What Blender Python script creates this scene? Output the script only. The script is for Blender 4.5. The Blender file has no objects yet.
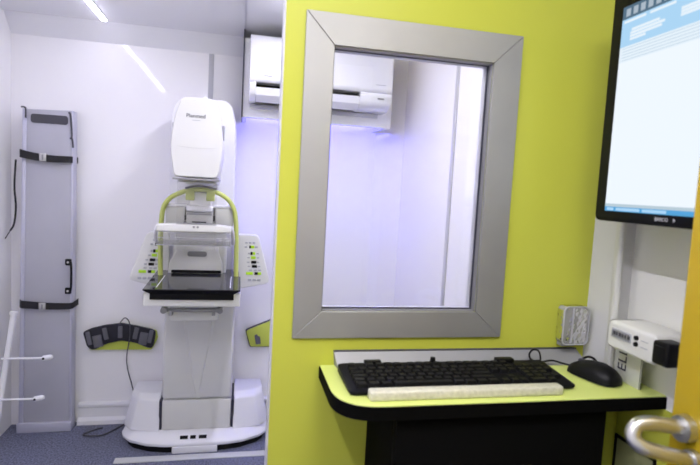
import bpy, bmesh, math, random
from math import sin, cos, pi, radians
from mathutils import Vector, Matrix
random.seed(7)
S = bpy.context.scene
COL = S.collection

# ------------------------------------------------------------------ materials
def mat(name, color, rough=.5, metal=0., spec=.5, bump=0., bscale=200., var=0., vscale=8., coat=0., stretch=None):
    m = bpy.data.materials.new(name); m.use_nodes = True
    nt = m.node_tree; b = nt.nodes['Principled BSDF']
    b.inputs['Base Color'].default_value = (*color, 1)
    b.inputs['Roughness'].default_value = rough
    b.inputs['Metallic'].default_value = metal
    b.inputs['Specular IOR Level'].default_value = spec
    b.inputs['Coat Weight'].default_value = coat
    b.inputs['Coat Roughness'].default_value = .05
    tc = nt.nodes.new('ShaderNodeTexCoord'); mp = nt.nodes.new('ShaderNodeMapping')
    nt.links.new(tc.outputs['Object'], mp.inputs['Vector'])
    if stretch: mp.inputs['Scale'].default_value = stretch
    if var > 0:
        n = nt.nodes.new('ShaderNodeTexNoise'); n.inputs['Scale'].default_value = vscale; n.inputs['Detail'].default_value = 4
        nt.links.new(mp.outputs[0], n.inputs['Vector'])
        r = nt.nodes.new('ShaderNodeMapRange'); r.inputs['From Min'].default_value = .3; r.inputs['From Max'].default_value = .7
        r.inputs['To Min'].default_value = 1 - var; r.inputs['To Max'].default_value = 1 + var
        nt.links.new(n.outputs['Fac'], r.inputs['Value'])
        mx = nt.nodes.new('ShaderNodeVectorMath'); mx.operation = 'SCALE'; mx.inputs[0].default_value = color
        nt.links.new(r.outputs[0], mx.inputs['Scale']); nt.links.new(mx.outputs[0], b.inputs['Base Color'])
    if bump > 0:
        n = nt.nodes.new('ShaderNodeTexNoise'); n.inputs['Scale'].default_value = bscale; n.inputs['Detail'].default_value = 2
        nt.links.new(mp.outputs[0], n.inputs['Vector'])
        bp = nt.nodes.new('ShaderNodeBump'); bp.inputs['Strength'].default_value = bump; bp.inputs['Distance'].default_value = .002
        nt.links.new(n.outputs['Fac'], bp.inputs['Height']); nt.links.new(bp.outputs[0], b.inputs['Normal'])
    return m

def emis(name, color, strength):
    m = bpy.data.materials.new(name); m.use_nodes = True
    nt = m.node_tree; nt.nodes.clear()
    o = nt.nodes.new('ShaderNodeOutputMaterial'); e = nt.nodes.new('ShaderNodeEmission')
    e.inputs[0].default_value = (*color, 1); e.inputs[1].default_value = strength
    nt.links.new(e.outputs[0], o.inputs[0]); return m

def clear(name, tint, gloss_rough=.02, frost=0.0, ior=1.45, bump=0., bscale=150.):
    """clear sheet plastic / glass: see-through with a Fresnel reflection"""
    m = bpy.data.materials.new(name); m.use_nodes = True
    nt = m.node_tree; nt.nodes.clear()
    o = nt.nodes.new('ShaderNodeOutputMaterial'); t = nt.nodes.new('ShaderNodeBsdfTransparent')
    t.inputs[0].default_value = (*tint, 1)
    g = nt.nodes.new('ShaderNodeBsdfGlossy'); g.inputs['Roughness'].default_value = gloss_rough
    f = nt.nodes.new('ShaderNodeFresnel'); f.inputs['IOR'].default_value = ior
    mx = nt.nodes.new('ShaderNodeMixShader')
    nt.links.new(f.outputs[0], mx.inputs[0])
    last = t
    if frost > 0:
        d = nt.nodes.new('ShaderNodeBsdfDiffuse'); d.inputs[0].default_value = (.8, .8, .78, 1)
        m2 = nt.nodes.new('ShaderNodeMixShader'); m2.inputs[0].default_value = frost
        nt.links.new(t.outputs[0], m2.inputs[1]); nt.links.new(d.outputs[0], m2.inputs[2]); last = m2
    if bump > 0:
        tc = nt.nodes.new('ShaderNodeTexCoord'); v = nt.nodes.new('ShaderNodeTexVoronoi'); v.inputs['Scale'].default_value = bscale
        nt.links.new(tc.outputs['Object'], v.inputs['Vector'])
        bp = nt.nodes.new('ShaderNodeBump'); bp.inputs['Strength'].default_value = bump; bp.inputs['Distance'].default_value = .003
        nt.links.new(v.outputs['Distance'], bp.inputs['Height'])
        nt.links.new(bp.outputs[0], g.inputs['Normal']); nt.links.new(bp.outputs[0], f.inputs['Normal'])
        if frost > 0: nt.links.new(bp.outputs[0], d.inputs['Normal'])
    nt.links.new(last.outputs[0], mx.inputs[1]); nt.links.new(g.outputs[0], mx.inputs[2])
    nt.links.new(mx.outputs[0], o.inputs[0]); return m

M = {}
M['white_wall'] = mat('glossy white wall panel', (.90, .89, .91), .055, bump=.02, bscale=3, spec=.5)
M['ceiling'] = mat('white ceiling panel', (.82, .82, .85), .2, bump=.02, bscale=4)
M['cove'] = mat('white cove panel', (.82, .82, .85), .5)
M['lime_wall'] = mat('lime laminate', (.48, .505, .060), .42, var=.015, vscale=3, spec=.3)
M['lime_top'] = mat('lime worktop laminate', (.62, .70, .20), .35, spec=.4, bump=.03, bscale=400)
M['alu'] = mat('brushed aluminium', (.42, .42, .415), .62, 1., var=.05, vscale=6, stretch=(1, 1, 1), bump=.02, bscale=500)
M['alu_light'] = mat('pale anodised aluminium', (.30, .30, .31), .5, .4, bump=.04, bscale=600)
M['steel'] = mat('satin steel', (.60, .60, .59), .32, 1.)
M['grey_wall'] = mat('pale grey wall laminate', (.78, .78, .73), .45, bump=.03, bscale=300, spec=.3)
M['grey_corner'] = mat('grey corner panel', (.62, .62, .62), .5, bump=.03, bscale=300, spec=.3)
M['carpet'] = mat('blue grey flecked floor', (.14, .15, .215), .75, var=.55, vscale=110, bump=.2, bscale=300, spec=.25)
M['machine'] = mat('white machine shell', (.70, .70, .685), .35, spec=.4)
M['machine_lav'] = mat('cool white machine shell', (.76, .76, .80), .35, spec=.4)
M['machine_grey'] = mat('pale grey machine shell', (.58, .58, .56), .4, spec=.4)
M['machine_front'] = mat('warm grey column cover', (.66, .66, .64), .45, spec=.3)
M['mid_grey'] = mat('mid grey plastic', (.28, .28, .29), .45)
M['pedal_black'] = mat('black pedal rubber', (.025, .025, .032), .5, spec=.2)
M['pedal_key'] = mat('grey pedal key', (.12, .12, .14), .5)
M['lime_paint'] = mat('lime paint', (.50, .56, .15), .35)
M['lime_pad'] = mat('lime pad', (.55, .63, .09), .5)
M['black'] = mat('black plastic', (.006, .006, .007), .4, spec=.15)
M['black_matte'] = mat('black laminate', (.003, .003, .003), .7, spec=.03)
M['key'] = mat('black key plastic', (.004, .004, .0045), .5, spec=.16)
M['kb_body'] = mat('black keyboard shell', (.003, .003, .005), .5, spec=.12)
M['black_gloss'] = mat('smoked black detector top', (.035, .035, .04), .06, spec=.7)
M['dark_grey'] = mat('dark grey rubber', (.06, .06, .075), .55)
M['slot'] = mat('deep slot', (.01, .01, .012), .8, spec=.1)
M['strap'] = mat('black webbing', (.012, .012, .016), .7, bump=.3, bscale=300)
M['board'] = mat('grey board surface', (.44, .44, .50), .38, var=.04, vscale=5, bump=.05, bscale=400)
M['board_edge'] = mat('pale board edge', (.55, .55, .66), .35, .3)
M['pale'] = mat('pale floor strip', (.56, .57, .56), .5)
M['white_plastic'] = mat('white plastic', (.70, .70, .67), .35, spec=.4, bump=.03, bscale=400)
M['white_tube'] = mat('white painted tube', (.82, .82, .85), .3)
M['label_plate'] = mat('pale label card', (.62, .63, .55), .5)
M['ink'] = mat('dark ink', (.03, .03, .045), .6)
M['grey_ink'] = mat('grey ink', (.22, .22, .24), .6)
M['door'] = mat('amber yellow door laminate', (.42, .295, .012), .3, var=.05, vscale=4, spec=.4)
M['seal'] = mat('grey joint profile', (.50, .50, .54), .4)
M['dark_line'] = mat('dark gasket', (.03, .03, .05), .5)
M['trim_white'] = mat('white trim', (.80, .80, .83), .25)
M['button_lime'] = mat('lime button', (.45, .75, .02), .4)
M['button_grey'] = mat('grey button', (.42, .43, .46), .4)
M['foam'] = mat('white textured foam', (.55, .54, .43), .42, bump=.9, bscale=140, var=.1, vscale=140)
M['ac'] = mat('white air conditioner shell', (.80, .80, .82), .2, spec=.5)
M['cable_white'] = mat('off white conduit', (.62, .62, .58), .45)
M['bezel'] = mat('black monitor bezel', (.005, .005, .007), .5, spec=.10)
M['logo'] = mat('silver lettering', (.5, .5, .52), .4)
M['glass'] = clear('window glass', (.97, .975, .975), .005)
M['acrylic'] = clear('clear acrylic', (.90, .90, .91), .03, frost=.10)
M['shield'] = clear('clear face shield', (.97, .97, .975), .03, frost=.03)
M['acrylic_edge'] = mat('acrylic edge', (.42, .42, .45), .3)
M['holder'] = clear('crinkled clear plastic', (.88, .88, .86), .12, frost=.34, bump=.8, bscale=90)
M['strip_light'] = emis('ceiling strip glow', (.85, .83, 1.0), 34)
M['fill_strip'] = emis('added fill strip glow', (.86, .84, 1.0), 186)  # glow of the two unseen strips added as fill
M['room_light'] = emis('control room lamp glow', (1.0, .98, .96), 22)
M['uv'] = emis('violet lamp glow', (.11, .10, 1.0), 46)
M['led_blue'] = emis('blue indicator', (.15, .2, 1.0), 3)
M['scr_white'] = emis('screen page', (.86, .93, 1.0), 1.02)
M['scr_bar'] = emis('screen title bar', (.10, .17, .24), 1.)
M['scr_blue'] = emis('screen toolbar', (.42, .68, .92), 1.)
M['scr_pale'] = emis('screen text field', (.80, .90, .98), 1.)
M['scr_row'] = emis('screen grey row', (.55, .68, .80), 1.)
M['scr_task'] = emis('screen taskbar', (.10, .38, .72), 1.)
M['scr_task2'] = emis('screen taskbar edge', (.50, .62, .70), 1.)
M['scr_icon'] = emis('screen icon', (.42, .50, .58), 1.)

# ------------------------------------------------------------------ builders
def nb(): return bmesh.new()

def box(bm, x0, x1, y0, y1, z0, z1, mi=0, bev=0., seg=2):
    t = bmesh.new(); bmesh.ops.create_cube(t, size=1)
    for v in t.verts:
        v.co = Vector(((x0+x1)/2 + v.co.x*(x1-x0), (y0+y1)/2 + v.co.y*(y1-y0), (z0+z1)/2 + v.co.z*(z1-z0)))
    if bev > 0: bmesh.ops.bevel(t, geom=t.edges[:], offset=bev, segments=seg, profile=.5, affect='EDGES')
    merge(bm, t, mi)

def merge(bm, t, mi=0):
    mp = {v: bm.verts.new(v.co) for v in t.verts}
    for f in t.faces:
        try:
            g = bm.faces.new([mp[v] for v in f.verts]); g.material_index = mi if mi else f.material_index; g.smooth = f.smooth
        except ValueError: pass
    t.free()

def hull8(bm, bot, top, bev=0., seg=2, mi=0):
    """solid between two 4-point loops"""
    loft(bm, [bot, top], bev, seg, mi)

def loft(bm, rings, bev=0., seg=2, mi=0, cap=True):
    t = bmesh.new(); R = [[t.verts.new(p) for p in r] for r in rings]; n = len(rings[0])
    for a, b in zip(R[:-1], R[1:]):
        for i in range(n): t.faces.new((a[i], a[(i+1) % n], b[(i+1) % n], b[i]))
    if cap:
        t.faces.new(list(reversed(R[0]))); t.faces.new(R[-1])
    bmesh.ops.recalc_face_normals(t, faces=t.faces[:])
    if bev > 0:
        es = [e for e in t.edges if e.is_manifold and e.calc_face_angle(0) > .3]
        bmesh.ops.bevel(t, geom=es, offset=bev, segments=seg, profile=.5, affect='EDGES')
    merge(bm, t, mi)

def prism(bm, pts, axis, a, b, bev=0., seg=2, mi=0):
    """polygon pts in the plane across axis, from a to b. axis y: pts=(x,z); x: (y,z); z: (x,y)"""
    def P(p, d):
        return {'y': (p[0], d, p[1]), 'x': (d, p[0], p[1]), 'z': (p[0], p[1], d)}[axis]
    loft(bm, [[P(p, a) for p in pts], [P(p, b) for p in pts]], bev, seg, mi)

def smooth_path(pts, n=6, closed=False):
    P = [Vector(p) for p in pts]; out = []
    for i in range(len(P)-1):
        p0 = P[max(i-1, 0)]; p1 = P[i]; p2 = P[i+1]; p3 = P[min(i+2, len(P)-1)]
        for k in range(n):
            t = k/n
            out.append(.5*((2*p1) + (p2-p0)*t + (2*p0-5*p1+4*p2-p3)*t*t + (3*p1-p0-3*p2+p3)*t**3))
    out.append(P[-1]); return out

def tube(bm, pts, r, sides=12, mi=0, smooth=True, sx=1., sy=1.):
    P = [Vector(p) for p in pts]
    t = bmesh.new(); rings = []
    d0 = (P[1]-P[0]).normalized(); up = Vector((0, 0, 1)) if abs(d0.z) < .9 else Vector((1, 0, 0))
    nrm = d0.cross(up).normalized()
    for i, p in enumerate(P):
        d = (P[min(i+1, len(P)-1)] - P[max(i-1, 0)]).normalized()
        nrm = (nrm - d*nrm.dot(d)).normalized(); b = d.cross(nrm)
        rr = r[i] if isinstance(r, (list, tuple)) else r
        rings.append([t.verts.new(p + (nrm*cos(2*pi*k/sides)*sx + b*sin(2*pi*k/sides)*sy)*rr) for k in range(sides)])
    for a, b2 in zip(rings[:-1], rings[1:]):
        for k in range(sides):
            f = t.faces.new((a[k], a[(k+1) % sides], b2[(k+1) % sides], b2[k])); f.smooth = smooth
    t.faces.new(list(reversed(rings[0]))); t.faces.new(rings[-1])
    bmesh.ops.recalc_face_normals(t, faces=t.faces[:])
    merge(bm, t, mi)

def rrect(x0, x1, z0, z1, r, n=5):
    pts = []
    for cx, cz, a0 in ((x1-r, z1-r, 0), (x0+r, z1-r, 90), (x0+r, z0+r, 180), (x1-r, z0+r, 270)):
        for k in range(n+1):
            a = radians(a0 + 90*k/n); pts.append((cx + r*cos(a), cz + r*sin(a)))
    return pts

def rpoly(pts, r, n=5):
    """round the corners of a polygon"""
    out = []; N = len(pts)
    for i in range(N):
        p0, p, p1 = Vector(pts[i-1]), Vector(pts[i]), Vector(pts[(i+1) % N])
        rr = r[i] if isinstance(r, (list, tuple)) else r
        if rr <= 0: out.append(tuple(p)); continue
        a = p + (p0-p).normalized()*min(rr, (p0-p).length*.48); b = p + (p1-p).normalized()*min(rr, (p1-p).length*.48)
        for k in range(n+1):
            t = k/n; q = a*(1-t)**2 + p*2*t*(1-t) + b*t*t; out.append(tuple(q))
    return out

def wpos(o):
    v = Vector((0, 0, 0))
    while o: v += o.location; o = o.parent
    return v

def obj(name, bm, m, parent=None, origin=None, label=None, angle=35):
    """link bm (world coordinates) as one object, its origin at the thing's origin"""
    off = Vector(origin) if origin else (wpos(parent) if parent else Vector((0, 0, 0)))
    if origin is None and parent is None:
        xs = [v.co for v in bm.verts]
        off = Vector(((min(v.x for v in xs)+max(v.x for v in xs))/2, (min(v.y for v in xs)+max(v.y for v in xs))/2, min(v.z for v in xs)))
    for v in bm.verts: v.co -= off
    me = bpy.data.meshes.new(name)
    bmesh.ops.recalc_face_normals(bm, faces=bm.faces[:])
    bm.to_mesh(me); bm.free()
    for mm in (m if isinstance(m, list) else [m]): me.materials.append(mm)
    for p in me.polygons: p.use_smooth = True
    try: me.set_sharp_from_angle(angle=radians(angle))
    except Exception: pass
    o = bpy.data.objects.new(name, me); COL.objects.link(o)
    if parent:
        o.parent = parent; o.location = off - wpos(parent)
    else: o.location = off
    if label: o['label'] = label
    return o

def tag(o, label, cat, group=None):
    o['label'] = label; o['category'] = cat
    if group: o['group'] = group
    return o

def thing(name, label, cat, loc, group=None):
    o = bpy.data.objects.new(name, None); COL.objects.link(o); o.location = loc; o.empty_display_size = .05
    return tag(o, label, cat, group)

def struct(name, bm, m, label=None):
    o = obj(name, bm, m, origin=(0, 0, 0)); o['kind'] = 'structure'
    if label: o['label'] = label; 
    return o

def lettering(name, text, size, m, parent, matrix, depth=.0006, align='CENTER'):
    """raised letters; matrix places the text plane in the world"""
    cu = bpy.data.curves.new(name, 'FONT'); cu.body = text; cu.size = size; cu.align_x = align; cu.align_y = 'CENTER'; cu.extrude = depth
    to = bpy.data.objects.new(name+'_tmp', cu); COL.objects.link(to)
    bpy.context.view_layer.update()
    dg = bpy.context.evaluated_depsgraph_get()
    me = bpy.data.meshes.new_from_object(to.evaluated_get(dg))
    bpy.data.objects.remove(to)
    bm = bmesh.new(); bm.from_mesh(me); bpy.data.meshes.remove(me)
    bmesh.ops.transform(bm, matrix=matrix, verts=bm.verts[:])
    return obj(name, bm, m, parent)

def frame_mat(o, xdir, ydir):
    x = Vector(xdir).normalized(); y = Vector(ydir).normalized(); z = x.cross(y)
    m = Matrix((x, y, z)).transposed().to_4x4(); m.translation = Vector(o); return m

# ------------------------------------------------------------------ measures
H = 2.247           # ceiling
XL, XR = -1.222, .944
YB, YF = 3.15, -1.3
YP = 1.05           # lime partition
XW = .80            # control room side panel

# ------------------------------------------------------------------ setting
b = nb(); box(b, XL-.05, XR+.05, YF-.05, YB+.05, -.06, 0); struct('floor', b, M['carpet'])
b = nb(); box(b, XL-.05, XR+.05, YF-.05, YB+.05, H, H+.06); struct('ceiling', b, M['ceiling'])
b = nb(); box(b, XL-.05, XR+.05, YB, YB+.06, 0, H); struct('wall_back', b, M['white_wall'])
b = nb(); box(b, XL-.06, XL, YF, YB, 0, H); struct('wall_left', b, M['white_wall'])
b = nb(); box(b, XR, XR+.06, YP+.045, YB, 0, H); struct('wall_right', b, M['white_wall'])
b = nb(); box(b, XL, XR+.05, YF-.06, YF, 0, H); struct('wall_rear', b, M['grey_wall'])
# side panel of the control room: grey corner panel then paler laminate, doorway towards the viewer
b = nb(); box(b, XW, XR+.06, .962, YP, 0, H); struct('wall_corner', b, M['grey_corner'])
b = nb(); box(b, XW+.035, XR+.06, YF, .962, 0, H); struct('wall_side', b, M['grey_wall'])

b = nb(); box(b, XW+.031, XW+.036, .30, .962, 0, 1.03); box(b, XW-.004, XW+.001, .960, YP, 0, 1.03); box(b, XW-.004, XW+.036, .9575, .9625, 0, 1.03); struct('trim_8', b, M['lime_wall'])
# partition with its window opening
wx0, wx1, wz0, wz1 = .172, .517, 1.174, 1.713
b = nb()
pt = .042
box(b, .0745, wx0, YP, YP+pt, 0, H); box(b, wx1, XR+.05, YP, YP+pt, 0, H)
box(b, wx0, wx1, YP, YP+pt, 0, wz0); box(b, wx0, wx1, YP, YP+pt, wz1, H)
struct('wall_partition', b, M['lime_wall'])
b = nb(); box(b, .071, .0745, YP-.001, YP+pt+.001, 0, H, bev=.0008); struct('trim_1', b, M['seal'])

# cove between ceiling and back wall
b = nb(); prism(b, [(3.058, H), (YB, H), (YB, 2.157)], 'x', XL, XR); struct('trim_2', b, M['cove'])
# wall joint profiles
b = nb(); box(b, -.204, -.176, YB-.004, YB, .12, 2.157, bev=.0015); struct('trim_3', b, M['seal'])
b = nb(); box(b, XR-.005, XR, 2.232, 2.266, .0, H, bev=.0015); struct('trim_4', b, M['seal'])
b = nb(); box(b, -.010, -.001, YP+pt, 3.058, H-.003, H); struct('trim_5', b, M['seal'])
# chamfered corner duct
b = nb(); prism(b, [(.805, YB), (XR, YB), (XR, 3.011)], 'z', 0, H); struct('trim_6', b, M['white_wall'])

# skirting trunk along the back wall
b = nb()
prism(b, [(YB, 0), (YB-.045, 0), (YB-.042, .022), (YB-.014, .034), (YB-.014, .088), (YB-.022, .098), (YB-.022, .112), (YB-.004, .120), (YB, .120)], 'x', -.87, .944)
struct('baseboard_back', b, M['trim_white'])

# window: aluminium frame, liner, glass
b = nb(); box(b, wx0, wx1, YP+.019, YP+.025, wz0, wz1)
win = obj('window_1', b, M['glass'], origin=(.345, YP+.02, 1.45)); win['kind'] = 'structure'
fx0, fx1, fz0, fz1 = .114, .5805, 1.1175, 1.775
g = .0004
y0, y1 = YP-.007, YP
for q in ([(fx0, fz0), (fx1, fz0), (wx1, wz0), (wx0, wz0)], [(fx1, fz1), (fx0, fz1), (wx0, wz1), (wx1, wz1)],
          [(fx0, fz1), (fx0, fz0), (wx0, wz0), (wx0, wz1)], [(fx1, fz0), (fx1, fz1), (wx1, wz1), (wx1, wz0)]):
    c = Vector((sum(p[0] for p in q)/4, sum(p[1] for p in q)/4))
    q2 = [tuple(Vector(p) + (c-Vector(p)).normalized()*g) for p in q]
    b = nb(); prism(b, q2, 'y', y0, y1, bev=.0007, seg=1); obj('window_frame', b, M['alu'], win)
for (a0, a1, c0, c1) in ((wx0, wx1, wz0, wz0+.002), (wx0, wx1, wz1-.002, wz1), (wx0, wx0+.002, wz0, wz1), (wx1-.002, wx1, wz0, wz1)):
    b = nb(); box(b, a0, a1, YP+.0255, YP+pt, c0, c1); obj('window_liner', b, M['trim_white'], win)
for (a0, a1, c0, c1) in ((wx0, wx1, wz0, wz0+.002), (wx0, wx0+.002, wz0, wz1), (wx1-.002, wx1, wz0, wz1)):
    b = nb(); box(b, a0, a1, YP, YP+.019, c0, c1); obj('window_liner', b, M['alu_light'], win)
b = nb(); box(b, wx0, wx1, YP, YP+.019, wz1-.002, wz1); obj('window_liner', b, M['seal'], win)
for (a0, a1, c0, c1) in ((wx0, wx1, wz0+.002, wz0+.0045), (wx1-.0045, wx1-.002, wz0, wz1), (wx0, wx1, wz1-.0032, wz1-.002)):
    b = nb(); box(b, a0, a1, YP+.015, YP+.0188, c0, c1); obj('window_gasket', b, M['dark_line'], win)

# ------------------------------------------------------------------ lamps
def strip(x, y0, y1, label, glow='fill_strip'):
    t = thing('ceiling_strip_light', label, 'light', (x, (y0+y1)/2, H), 'ceiling strip lights in the white room')
    b = nb(); box(b, x-.017, x+.017, y0, y1, H-.006, H, bev=.002); obj('lamp_housing', b, M['trim_white'], t)
    b = nb(); box(b, x-.012, x+.012, y0+.006, y1-.006, H-.011, H-.006, bev=.002); obj('diffuser', b, M[glow], t)
strip(-.730, 1.15, 3.02, 'thin glowing strip light on the ceiling at the upper left', 'strip_light')
strip(.20, 1.25, 2.45, 'unseen added fill strip on the ceiling behind the lime partition')  # out of view, added to brighten the white room
strip(-.36, -.50, .92, 'unseen added fill strip on the ceiling of the passage beside the lime partition')  # out of view, added to light the machine and walls from the front
t = thing('ceiling_lamp', 'square lamp panel on the control room ceiling above the lime wall', 'light', (.25, .08, H))
b = nb(); box(b, 0, .50, -.17, .33, H-.02, H, bev=.003); obj('lamp_housing', b, M['trim_white'], t)
b = nb(); box(b, .02, .48, -.15, .31, H-.026, H-.020, bev=.002); obj('diffuser', b, M['room_light'], t)

# ------------------------------------------------------------------ air conditioner
ac = thing('air_conditioner', 'white wall air conditioner with a violet lamp underneath, high on the back wall', 'air conditioner', (.40, 3.15, 1.785))
ax0, ax1 = -.006, .802
b = nb(); box(b, ax0, .825, 2.90, 2.925, 1.785, 2.20, bev=.003); box(b, ax0, ax1, 2.92, YB, 1.84, 2.20); box(b, ax0, ax0+.02, 2.92, YB, 1.785, 1.84); box(b, ax1-.02, ax1, 2.92, YB, 1.785, 1.84); obj('backing_panel', b, M['ac'], ac)
b = nb(); box(b, ax0-.006, ax0, 2.895, YB, 1.785, H-.002); obj('edge_seal', b, M['dark_line'], ac, label='thin black seal')
# body: section in (y,z), rounded front, outlet slot along its lower face
body = rpoly([(2.90, 2.188), (2.755, 2.188), (2.722, 2.16), (2.718, 1.962), (2.73, 1.946), (2.90, 1.946)], [0, .025, .03, .010, .006, 0])
b = nb(); prism(b, body, 'x', .022, .772, bev=.006); obj('front_cover', b, M['ac'], ac)
low = rpoly([(2.90, 1.945), (2.726, 1.945), (2.722, 1.93), (2.735, 1.885), (2.785, 1.858), (2.90, 1.858)], [0, .003, .008, .02, .02, 0])
b = nb(); prism(b, low, 'x', .024, .058, bev=.004); obj('end_cap', b, M['ac'], ac)
b = nb(); prism(b, low, 'x', .600, .770, bev=.004); ec = obj('end_cap', b, M['ac'], ac)
b = nb(); box(b, .695, .73, 2.7205, 2.726, 1.912, 1.920, bev=.001); obj('display', b, M['mid_grey'], ec)
b = nb(); box(b, .058, .600, 2.80, 2.90, 1.866, 1.945); obj('outlet', b, M['slot'], ac, label='dark air outlet slot')
b = nb(); loft(b, [[(.0585, 2.728, 1.921), (.0585, 2.742, 1.884), (.0585, 2.785, 1.855), (.0585, 2.82, 1.857), (.0585, 2.752, 1.889), (.0585, 2.738, 1.923)],
                   [(.5995, 2.728, 1.921), (.5995, 2.742, 1.884), (.5995, 2.785, 1.855), (.5995, 2.82, 1.857), (.5995, 2.752, 1.889), (.5995, 2.738, 1.923)]]); obj('louver', b, M['ac'], ac)
b = nb(); box(b, .03, .74, 2.875, 2.90, 1.835, 1.857, bev=.003); obj('lower_lip', b, M['seal'], ac)
b = nb(); box(b, .095, .135, 2.7173, 2.7183, 1.975, 1.979); obj('badge', b, M['grey_ink'], ac)
b = nb(); box(b, .68, .735, 2.7173, 2.7183, 1.985, 1.988); obj('badge', b, M['button_grey'], ac)
b = nb(); box(b, .03, .77, 2.94, 2.965, 1.818, 1.84, bev=.003); obj('lamp_tube', b, M['uv'], ac, label='violet lamp tube')

# ------------------------------------------------------------------ mammography machine
XC = -.19
mm = thing('mammography_machine', 'tall white breast x-ray machine on a rounded base with a lime tube loop', 'x-ray machine', (XC, 2.9, 0))
def sx(l): return [(XC+x, y) for x, y in l] + [(XC-x, y) for x, y in reversed(l) if abs(x) > 1e-6]
# base deck (plan outline)
half = [(-.33, 3.105), (-.385, 3.07), (-.395, 2.90), (-.38, 2.85), (-.34, 2.80), (-.25, 2.750), (-.165, 2.730), (-.10, 2.725)]
plan = sx(half)
def inset(pl, f, cy=2.95): return [(XC+(x-XC)*f, cy+(y-cy)*f) for x, y in pl]
b = nb()
def deck(fx_, fy_): return [(XC+(x-XC)*fx_, 3.0+(y-3.0)*fy_) for x, y in plan]
loft(b, [[(x, y, .036) for x, y in inset(plan, .985)], [(x, y, .043) for x, y in plan], [(x, y, .052) for x, y in plan], [(x, y, .058) for x, y in deck(.99, .985)],
         [(x, y, .092) for x, y in deck(.90, .80)]])
base = obj('base', b, M['machine_lav'], mm)
b = nb(); loft(b, [[(x, y, 0) for x, y in inset(plan, .93)], [(x, y, .037) for x, y in inset(plan, .93)]]); obj('base_shadow_gap', b, M['slot'], base)  # recessed block coloured black to stand in for the shadow under the deck
b = nb(); box(b, XC-.115, XC+.115, 2.724, 2.80, 0, .036, bev=.004); obj('front_foot', b, M['machine_lav'], base)
for x, w in ((-.058, .020), (-.012, .014), (.038, .020)):
    b = nb(); loft(b, [[(XC+x-w, 2.746, .065), (XC+x+w, 2.746, .065), (XC+x+w, 2.761, .075), (XC+x-w, 2.761, .075)],
                      [(XC+x-w, 2.744, .0715), (XC+x+w, 2.744, .0715), (XC+x+w, 2.759, .0815), (XC+x-w, 2.759, .0815)]]); obj('slot', b, M['slot'], base)
# pods each side of the column
for s in (-1, 1):
    b = nb()
    xi, xob, xot = XC+s*.192, XC+s*.388, XC+s*.352
    bot = [(xi, 2.790), (xob-s*.045, 2.830), (xob, 2.90), (xob-s*.006, 3.08), (xi, 3.08)]
    top = [(xi, 2.835), (xot-s*.045, 2.862), (xot, 2.92), (xot-s*.006, 3.07), (xi, 3.07)]
    loft(b, [[(x, y, .088) for x, y in bot], [(x, y, .245) for x, y in top], [(x, (y-3.07)*.80+3.07, .268) for x, y in top]], bev=.008, seg=3)
    obj('side_pod', b, M['machine_lav'], mm)
    b = nb(); box(b, XC+s*.181, XC+s*.195, 2.815, 3.05, .09, .25); obj('gap_seal', b, M['dark_line'], mm)
# column
b = nb(); box(b, XC-.178, XC+.178, 2.800, 3.08, .095, .258, bev=.006); obj('column_foot', b, M['machine_front'], mm)
b = nb(); box(b, XC-.180, XC+.180, 2.800, 3.08, .262, .95, bev=.016, seg=3)
loft(b, [[(XC-.105, 2.802, .80), (XC+.105, 2.802, .80), (XC+.01, 2.802, .262), (XC-.01, 2.802, .262)],
         [(XC-.085, 2.781, .80), (XC+.085, 2.781, .80), (XC+.006, 2.7985, .30), (XC-.006, 2.7985, .30)]])
obj('column', b, M['machine_front'], mm)
# upper column behind the head
prof = rpoly([(XC-.170, .95), (XC-.170, 1.74), (XC-.135, 1.85), (XC+.125, 1.85), (XC+.155, 1.74), (XC+.165, .95)], [0, .05, .05, .05, .05, 0])
b = nb(); prism(b, prof, 'y', 2.80, 3.08, bev=.012, seg=3); obj('upper_column', b, M['machine_lav'], mm)
# head arm and head covers
b = nb(); box(b, XC-.085, XC+.085, 2.66, 2.82, 1.41, 1.75, bev=.02, seg=3); obj('head_arm', b, M['machine_lav'], mm)
HX = -.198
def head_out(zlist):
    return zlist
outline = [(HX-.112, 1.585), (HX-.098, 1.70), (HX-.078, 1.776), (HX-.062, 1.795), (HX+.062, 1.795), (HX+.078, 1.776), (HX+.098, 1.70), (HX+.112, 1.585),
           (HX+.107, 1.53), (HX+.095, 1.455), (HX+.086, 1.442), (HX-.086, 1.442), (HX-.095, 1.455), (HX-.107, 1.53)]
outline = rpoly([(HX+(x-HX)*1.025, z) for x, z in outline], .022, 4)
def sc(fac): return [(HX+(x-HX)*fac, 1.60+(z-1.60)*fac) for x, z in outline]
b = nb(); loft(b, [[(x, 2.420, z) for x, z in sc(.955)], [(x, 2.424, z) for x, z in sc(.978)], [(x, 2.434, z) for x, z in outline], [(x, 2.66, z) for x, z in outline], [(x, 2.70, z) for x, z in sc(.92)]])
hu = obj('head_cover', b, M['machine'], mm, angle=40)
b = nb(); tube(b, smooth_path([(HX-.1095, 2.4225, 1.583), (HX-.06, 2.4197, 1.577), (HX, 2.4197, 1.574), (HX+.06, 2.4197, 1.577), (HX+.1095, 2.4225, 1.583)], 5), .0009, 6); obj('seam', b, M['machine_grey'], hu)
lettering('lettering', 'Planmed', .0245, M['ink'], hu, frame_mat((-.205, 2.4195, 1.714), (1, 0, 0), (0, 0, 1)))
b = nb(); box(b, HX-.022, HX+.012, 2.4193, 2.4203, 1.694, 1.6965); obj('badge', b, M['button_grey'], hu)
for s in (-1, 1):
    b = nb(); prism(b, rrect(2.50, 2.53, 1.62, 1.69, .012), 'x', HX+s*.098, HX+s*.115, bev=.002); obj('tilt_switch', b, M['mid_grey'], hu)
b = nb(); box(b, HX-.100, HX+.100, 2.415, 2.60, 1.431, 1.4395, bev=.002); obj('collimator_plate', b, M['mid_grey'], mm)
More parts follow.
